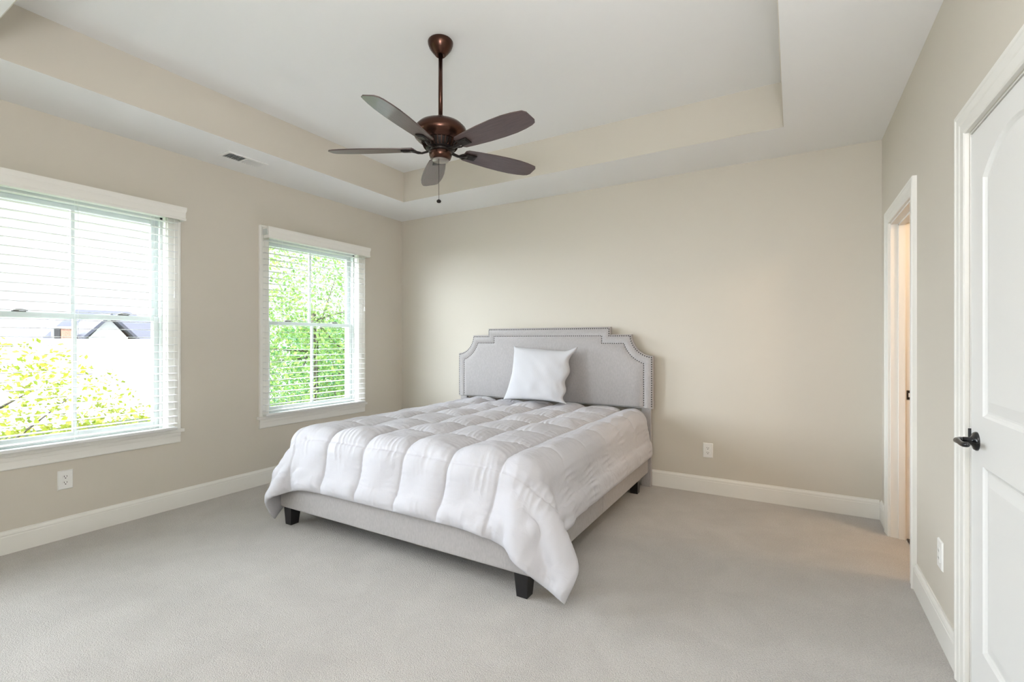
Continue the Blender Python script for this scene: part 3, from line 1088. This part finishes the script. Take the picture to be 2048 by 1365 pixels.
def cubic_up(A, k, axis):
    """Catmull-Rom resampling of a grid, k new samples per cell"""
    A = np.moveaxis(A, axis, 0)
    n = A.shape[0]
    t = np.arange((n - 1) * k + 1) / k
    i = np.minimum(t.astype(int), n - 2)
    f = (t - i)[:, None, None]
    pad = np.concatenate([2 * A[:1] - A[1:2], A, 2 * A[-1:] - A[-2:-1]], 0)
    p0, p1, p2, p3 = pad[i], pad[i + 1], pad[i + 2], pad[i + 3]
    R_ = 0.5 * (2 * p1 + (p2 - p0) * f + (2 * p0 - 5 * p1 + 4 * p2 - p3) * f ** 2 + (3 * p1 - p0 - 3 * p2 + p3) * f ** 3)
    return np.moveaxis(R_, 0, axis)


def comforter():
    K = 8
    P = cubic_up(cubic_up(CL, K, 0), K, 1)
    ny, nx = P.shape[:2]
    CLEN = CLOTH_L
    X0 = CLOTH_CX - CW / 2
    u = np.linspace(0, CW, nx)[None, :] + X0
    v = np.linspace(0, CLEN, ny)[:, None]
    rng = np.random.RandomState(7)

    def noise(a, b_, fa, fb, k=14):
        r_ = np.zeros(np.broadcast(a, b_).shape)
        for _ in range(k):
            r_ += np.sin(a * fa * rng.uniform(0.4, 1.6) + b_ * fb * rng.uniform(-1.6, 1.6) + rng.uniform(0, 6.3))
        return r_ / math.sqrt(k)
    # wavy seam lines
    uw = u + 0.004 * noise(v, u, 8, 2)
    vw = v + 0.004 * noise(u, v, 8, 2)
    us = np.array([X0 - 0.07, 1.132, 1.457, 1.782, 2.107, 2.432, 2.757, X0 + CW + 0.16])
    vs_ = np.array([-0.22, 0.075, 0.40, 0.73, 1.06, 1.39, 1.72, CLEN - 0.325, CLEN + 0.03])

    def cell(x, s):
        i = np.clip(np.searchsorted(s, x) - 1, 0, len(s) - 2)
        t = (x - s[i]) / (s[i + 1] - s[i])
        dist = np.minimum(x - s[i], s[i + 1] - x)
        return np.clip(t, 0, 1), np.maximum(dist, 0)
    tu, du = cell(uw, us)
    tv, dv = cell(vw, vs_)
    pu = np.maximum(1 - np.abs(2 * tu - 1) ** 2.3, 0) ** 0.55
    pv = np.maximum(1 - np.abs(2 * tv - 1) ** 3.0, 0) ** 0.60
    side = np.clip((u - 2.78) / 0.25, 0, 1) * np.clip((CLEN - 0.34 - v) / 0.1, 0, 1)      # the stitching hardly shows on the near side
    puff = pu * (0.35 + 0.65 * (pv * (1 - 0.75 * side) + 0.75 * side))
    # normals of the base sheet
    dx = np.gradient(P, axis=1)
    dy = np.gradient(P, axis=0)
    nrm = np.cross(dy, dx)
    nrm /= np.linalg.norm(nrm, axis=-1, keepdims=True) + 1e-9
    for _ in range(6):
        q = np.pad(nrm, ((1, 1), (1, 1), (0, 0)), 'edge')
        nrm = (q[1:-1, 1:-1] * 2 + q[:-2, 1:-1] + q[2:, 1:-1] + q[1:-1, :-2] + q[1:-1, 2:]) / 6
        nrm /= np.linalg.norm(nrm, axis=-1, keepdims=True) + 1e-9
    flat = np.clip(nrm[..., 2], 0, 1)
    amp = 0.022 + 0.022 * flat
    big = 0.5 + 0.5 * np.tanh(noise(u, v, 9, 9))
    wr_u = noise(v, u, 75, 14)          # gathers across the long seams
    wr_v = noise(u, v, 80, 12)         # gathers across the cross seams
    wr_u = 1.5 * (0.8 - np.abs(wr_u)) * np.exp(-du / 0.045)
    wr_v = 1.5 * (0.8 - np.abs(wr_v)) * np.exp(-dv / 0.060)
    stitch = np.exp(-(du / 0.007) ** 2) + 0.8 * np.exp(-(dv / 0.007) ** 2)
    soft = noise(u, v, 26, 20)
    h = puff * amp * (0.75 + 0.5 * big) + 0.0040 * (wr_u + wr_v * 1.25) * (0.25 + 0.75 * puff) + 0.0022 * soft * puff - 0.0035 * stitch * (1 - 0.6 * side)
    edge = np.minimum(np.minimum(u - X0, X0 + CW - u), np.minimum(v + 0.3, CLEN - v))
    edge = np.clip(edge / 0.03, 0, 1)
    top = P + nrm * ((h * np.sqrt(edge) + 0.006) * 1.0)[..., None]
    bot = P - nrm * (0.004 + 0.006 * edge)[..., None]
    top[..., 2] = np.maximum(top[..., 2], 0.016)
    bot[..., 2] = np.maximum(bot[..., 2], 0.006)
    lim = -0.118
    top[..., 1] = np.minimum(top[..., 1], lim)
    bot[..., 1] = np.minimum(bot[..., 1], lim)
    Vt, Vb = top.reshape(-1, 3), bot[::K, ::K].reshape(-1, 3)
    n0 = len(Vt)
    idx = np.arange(ny * nx).reshape(ny, nx)
    faces = np.stack([idx[:-1, :-1], idx[1:, :-1], idx[1:, 1:], idx[:-1, 1:]], -1).reshape(-1, 4).tolist()
    by, bx = G_NY, G_NX
    bi = np.arange(by * bx).reshape(by, bx) + n0
    faces += np.stack([bi[:-1, :-1], bi[:-1, 1:], bi[1:, 1:], bi[1:, :-1]], -1).reshape(-1, 4).tolist()
    # close the rim
    def rim(tl, bl):
        for j in range(len(bl) - 1):
            seg = tl[j * K:(j + 1) * K + 1]
            faces.append(list(seg) + [bl[j + 1], bl[j]])
    rim(idx[0].tolist(), bi[0].tolist())
    rim(idx[-1][::1].tolist(), bi[-1].tolist())
    rim(idx[:, 0].tolist(), bi[:, 0].tolist())
    rim(idx[:, -1].tolist(), bi[:, -1].tolist())
    me = bpy.data.meshes.new('comforter')
    allv = np.concatenate([Vt, Vb]) - np.array([BXC, -1.15, 0.64])
    me.from_pydata(allv.tolist(), [], faces)
    uvl = me.uv_layers.new(name='UVMap')
    UU = np.broadcast_to(u, (ny, nx)).reshape(-1)
    VV = np.broadcast_to(v, (ny, nx)).reshape(-1)
    UU = np.concatenate([UU, np.broadcast_to(u, (ny, nx))[::K, ::K].reshape(-1)])
    VV = np.concatenate([VV, np.broadcast_to(v, (ny, nx))[::K, ::K].reshape(-1)])
    li = np.empty(len(me.loops), dtype=np.int32)
    me.loops.foreach_get('vertex_index', li)
    uvl.data.foreach_set('uv', np.stack([UU[li], VV[li]], -1).astype(np.float32).reshape(-1))
    me.polygons.foreach_set('use_smooth', [True] * len(me.polygons))
    me.materials.append(M['comforter'])
    bm = bmesh.new()
    bm.from_mesh(me)
    bmesh.ops.recalc_face_normals(bm, faces=bm.faces[:])
    bm.to_mesh(me)
    bm.free()
    me.update()
    o = bpy.data.objects.new('comforter', me)
    COL.objects.link(o)
    o.location = (BXC, -1.15, 0.64)
    return tag(o, 'white quilted comforter spread over the bed, corners hanging at the foot', 'comforter')


comforter()

# ------------------------------------------------------------------ pillow
def pillow():
    N = 56
    pw, ph, pt = 0.325, 0.272, 0.090
    rng = np.random.RandomState(5)
    s = np.linspace(-1, 1, N + 1)
    a, b_ = np.meshgrid(s, s)
    # square outline with pulled-in sides and pointed ears
    inx = 1 - 0.085 * (1 - b_ ** 2) ** 0.8 * np.abs(a)
    inz = 1 - 0.095 * (1 - a ** 2) ** 0.8 * np.abs(b_)
    X = a * pw * inx
    Z = b_ * ph * inz
    th = np.maximum((1 - a ** 2) * (1 - b_ ** 2), 0) ** 0.42 * pt

    def nz(fa, fb, k=10):
        r_ = 0
        for _ in range(k): r_ = r_ + np.sin(a * fa * rng.uniform(.4, 1.6) + b_ * fb * rng.uniform(-1.6, 1.6) + rng.uniform(0, 6.3))
        return r_ / math.sqrt(k)
    # right side sags into folds, upper corners are soft
    rt = np.clip((a - 0.45) / 0.55, 0, 1)
    fold = 0.014 * rt * np.sin(b_ * 8.5 + 0.6 - 2.0 * np.clip(-b_, 0, 1) ** 2)
    X = X + fold - 0.040 * rt * np.clip(-b_ + 0.1, 0, 1) * (1 - 0.7 * np.clip((-b_ - .75) / .25, 0, 1))
    X = X + 0.035 * np.clip((a - .7) / .3, 0, 1) * np.clip((b_ - .7) / .3, 0, 1)
    Z = Z - 0.030 * np.clip((a + .2), 0, 1) * np.clip(b_, 0, 1) * (1 - np.clip((a - .75) / .25, 0, 1))
    X = X - 0.040 * np.clip(-a, 0, 1) * np.clip(-b_, 0, 1)        # bottom-left corner spreads
    wr = 0.0030 * nz(9, 7) + 0.0022 * nz(22, 5) * rt
    front = th + wr * np.minimum(1, th / 0.03)
    back = th * 0.8
    # lean against the headboard
    lean = math.radians(15)
    def place(x, z, d):
        yy = -0.338 + (z + ph) * math.sin(lean) - d * math.cos(lean)
        zz = 0.712 + (z + ph) * math.cos(lean) - d * math.sin(lean) * 0.6
        return np.stack([2.020 + x, yy, zz], -1)
    Fp = place(X, Z, front).reshape(-1, 3)
    Bp = place(X, Z, -back).reshape(-1, 3)
    idx = np.arange((N + 1) ** 2).reshape(N + 1, N + 1)
    q = np.stack([idx[:-1, :-1], idx[:-1, 1:], idx[1:, 1:], idx[1:, :-1]], -1).reshape(-1, 4)
    n0 = (N + 1) ** 2
    # weld the rim
    rimmask = np.zeros((N + 1, N + 1), bool)
    rimmask[0] = rimmask[-1] = rimmask[:, 0] = rimmask[:, -1] = True
    mp = np.where(rimmask.reshape(-1), np.arange(n0), np.arange(n0) + n0)
    faces = q.tolist() + mp[q[:, ::-1]].tolist()
    mb = MB()
    org = np.array([2.02, -0.3, 0.672])
    me = bpy.data.meshes.new('pillow')
    me.from_pydata((np.concatenate([Fp, Bp]) - org).tolist(), [], faces)
    uvl = me.uv_layers.new(name='UVMap')
    UV = np.stack([(a + 1) / 2, (b_ + 1) / 2], -1).reshape(-1, 2)
    UV = np.concatenate([UV, UV])
    li = np.empty(len(me.loops), dtype=np.int32)
    me.loops.foreach_get('vertex_index', li)
    uvl.data.foreach_set('uv', UV[li].astype(np.float32).reshape(-1))
    bm = bmesh.new()
    bm.from_mesh(me)
    for v in [v for v in bm.verts if not v.link_faces]: bm.verts.remove(v)
    bmesh.ops.recalc_face_normals(bm, faces=bm.faces[:])
    bm.to_mesh(me)
    bm.free()
    me.polygons.foreach_set('use_smooth', [True] * len(me.polygons))
    me.materials.append(M['pillow'])
    # fine vertical ribs woven into the cloth
    nt = M['pillow'].node_tree
    uv = nt.nodes.new('ShaderNodeUVMap')
    w = nt.nodes.new('ShaderNodeTexWave')
    w.inputs['Scale'].default_value = 30
    w.inputs['Distortion'].default_value = 0.4
    bp = nt.nodes.new('ShaderNodeBump')
    bp.inputs['Strength'].default_value = 0.25
    bp.inputs['Distance'].default_value = 0.003
    nt.links.new(uv.outputs[0], w.inputs['Vector'])
    nt.links.new(w.outputs['Fac'], bp.inputs['Height'])
    nt.links.new(bp.outputs['Normal'], nt.nodes['Principled BSDF'].inputs['Normal'])
    o = bpy.data.objects.new('pillow', me)
    COL.objects.link(o)
    o.location = org
    tag(o, 'square white ribbed pillow leaning on the headboard', 'pillow')


pillow()

# ------------------------------------------------------------------ outdoors
GZ = -3.3
struct(MB().box(-70, -0.4, -30, 60, GZ - 0.2, GZ).build('ground', M['lawn']), 'green lawn outside the windows', 'lawn')


def make_tree(loc, trunk_h, crown, nleaf, size, leafmat, label, seed, branches=9):
    """crown: list of (dx, dy, z, rx, ry, rz) clumps"""
    rnd = random.Random(seed)
    root = empty('tree', loc, label, 'tree', 'trees outside the windows')
    tb = MB()
    x, y, z = loc
    tb.tube([(x, y, z), (x + 0.04, y + 0.03, z + trunk_h * 0.5), (x, y, z + trunk_h)], [0.12, 0.09, 0.06], 10)
    for i in range(branches):
        cx, cy, cz, rx, ry, rz = crown[i % len(crown)]
        s0 = z + trunk_h * rnd.uniform(0.55, 1.0)
        ex, ey, ez = x + cx + rnd.uniform(-.6, .6) * rx, y + cy + rnd.uniform(-.6, .6) * ry, cz + rnd.uniform(-.2, .8) * rz
        mx_, my_, mz_ = x + (ex - x) * 0.45, y + (ey - y) * 0.45, s0 + (ez - s0) * 0.6
        tb.tube([(x, y, s0), (mx_, my_, mz_), (ex, ey, ez)], [0.028, 0.018, 0.006], 6)
    tb.build('trunk', M['bark'], root)
    lb = MB()
    vs, fs = [], []
    vols = [c_[3] * c_[4] * c_[5] for c_ in crown]
    for i in range(nleaf):
        cx, cy, cz, rx, ry, rz = rnd.choices(crown, vols)[0]
        while True:
            p = Vector((rnd.uniform(-1, 1), rnd.uniform(-1, 1), rnd.uniform(-1, 1)))
            if 0.15 < p.length < 1: break
        # twiggy clusters
        px, py, pz = x + cx + p.x * rx, y + cy + p.y * ry, cz + p.z * rz
        s_ = size * rnd.uniform(0.6, 1.3)
        R_ = Matrix.Rotation(rnd.uniform(0, 6.28), 3, 'Z') @ Matrix.Rotation(rnd.gauss(0, 0.7), 3, 'X') @ Matrix.Rotation(rnd.gauss(0, 0.7), 3, 'Y')
        k = len(vs)
        for q in ((0, -0.5, 0), (0.32, 0.0, 0.06), (0, 0.6, 0), (-0.32, 0.0, 0.06)):
            w = R_ @ (Vector(q) * s_)
            vs.append((px + w.x, py + w.y, pz + w.z))
        fs.append((k, k + 1, k + 2, k + 3))
    lb.add(vs, fs)
    lb.build('foliage', leafmat, root)
    return root


make_tree((-5.2, -2.5, GZ), 3.4, [(0, 0, 0.1, 1.5, 1.8, 1.3), (0.4, 0.7, -0.9, 1.4, 1.8, 1.0), (-0.2, -1.2, -0.7, 1.4, 1.6, 0.9), (0.2, 1.6, -0.5, 1.2, 1.2, 0.8)], 12000, 0.078, M['leaf_yellow'], 'low yellow-green tree in front of the neighbouring roofs', 11)
make_tree((-4.6, 2.2, GZ), 5.2, [(0, 0, 2.2, 1.7, 1.9, 1.6), (0.2, -0.9, 1.0, 1.6, 1.7, 1.3), (0, 0.9, 0.6, 1.7, 1.8, 1.4), (0.1, 0.2, -0.6, 1.8, 2.0, 1.0)], 17000, 0.072, M['leaf_green'], 'tall fresh green tree close to the window beside the bed', 23, 12)
make_tree((-9.5, 6.8, GZ), 3.6, [(0, 0, 0.4, 2.4, 2.8, 1.7), (0.3, 1.4, -0.6, 2.2, 2.4, 1.6)], 9000, 0.15, M['leaf_dark'], 'deep green tree farther back behind the tall tree', 31)

# neighbouring houses
def house(loc, label):
    root = empty('house', loc, label, 'house', 'neighbouring houses')
    return root


def gable_roof(mb, x0, x1, y0, y1, ze, zr, th=0.18):
    """ridge along y, eaves at x0 and x1"""
    xm = (x0 + x1) / 2
    P = [(x0, ze), (xm, zr), (x1, ze), (x1, ze - th), (xm, zr - th), (x0, ze - th)]
    n_ = len(P)
    vs = [(x, y0, z) for x, z in P] + [(x, y1, z) for x, z in P]
    mb.add(vs, [(i, (i + 1) % n_, n_ + (i + 1) % n_, n_ + i) for i in range(n_)] + [(0, 1, 4, 5), (1, 2, 3, 4), (6, 7, 10, 11), (7, 8, 9, 10)])
    return mb


h1 = house((-16, -1.5, GZ), 'nearer neighbouring house with a wide pale roof behind the low tree')
MB().box(-19, -13, -9, 9, GZ, -0.75).build('house_wall', M['siding'], h1)
gable_roof(MB(), -19.6, -12.4, -9.5, 9.5, -0.80, 1.36).build('roof', M['roof_light'], h1)
rv = MB()
rv.tube([(-14.6, -3.3, 0.4), (-14.6, -3.3, 0.95)], 0.05, 8)
rv.build('roof_vent', M['louver'], h1)
MB().bbox(-14.6, -14.2, 1.3, 1.7, 0.0, 0.30, 0.02).build('roof_vent', M['louver'], h1)

h2 = house((-27, 3.0, GZ), 'farther house with white gable, brick chimney and pale blue-grey roof')
MB().box(-30.6, -23.7, 3.2, 8.8, GZ, 1.30).build('house_wall', M['siding'], h2)
hr = MB()
e0, e1, ze, zr = 2.88, 9.2, 1.32, 2.88
hr.add([(-23.2, e0, ze), (-23.2, e1, ze), (-31, e1, ze), (-31, e0, ze), (-27, 5.2, zr), (-27, 7.4, zr), (-23.2, e0, ze - .15), (-23.2, e1, ze - .15), (-31, e1, ze - .15), (-31, e0, ze - .15)],
       [(0, 1, 5, 4), (1, 2, 5), (2, 3, 4, 5), (3, 0, 4), (0, 1, 7, 6), (1, 2, 8, 7), (2, 3, 9, 8), (3, 0, 6, 9), (6, 7, 8, 9)])
hr.build('roof', M['roof'], h2)
# front gable facing the windows
g = MB()
gy0, gy1, gz0, gz1, gx = 4.40, 5.84, 1.44, 2.33, -22.9
ym = (gy0 + gy1) / 2
g.add([(gx, gy0, gz0), (gx, gy1, gz0), (gx, ym, gz1), (gx - 2.2, gy0, gz0), (gx - 2.2, gy1, gz0), (gx - 2.2, ym, gz1)], [(0, 1, 2), (3, 5, 4), (0, 2, 5, 3), (1, 4, 5, 2), (0, 3, 4, 1)])
g.box(gx - 2.2, gx, gy0, gy1, 0.9, gz0)
g.build('gable', M['siding'], h2)
for s_, ye in ((-1, gy0), (1, gy1)):
    rr = MB()
    d_ = s_ * 0.35
    P = [(ym, gz1 + 0.05), (ye + d_, gz0 - 0.18), (ye + d_, gz0 - 0.02), (ym, gz1 + 0.22)]
    rr.add([(gx + 0.3, y, z) for y, z in P] + [(gx - 2.3, y, z) for y, z in P], [(0, 1, 2, 3), (4, 5, 6, 7), (0, 1, 5, 4), (1, 2, 6, 5), (2, 3, 7, 6), (3, 0, 4, 7)])
    rr.build('gable_roof', M['roof'], h2)
ch = MB().box(-23.6, -22.9, 3.48, 3.94, 0.2, 1.84).build('chimney', M['brick'], h2)
MB().box(-23.65, -22.85, 3.44, 3.98, 1.84, 1.91).build('chimney_cap', M['siding'], ch)
MB().bbox(-23.3, -22.95, 3.25, 3.46, 1.2, 1.84, 0.02).build('louver', M['louver'], h2)
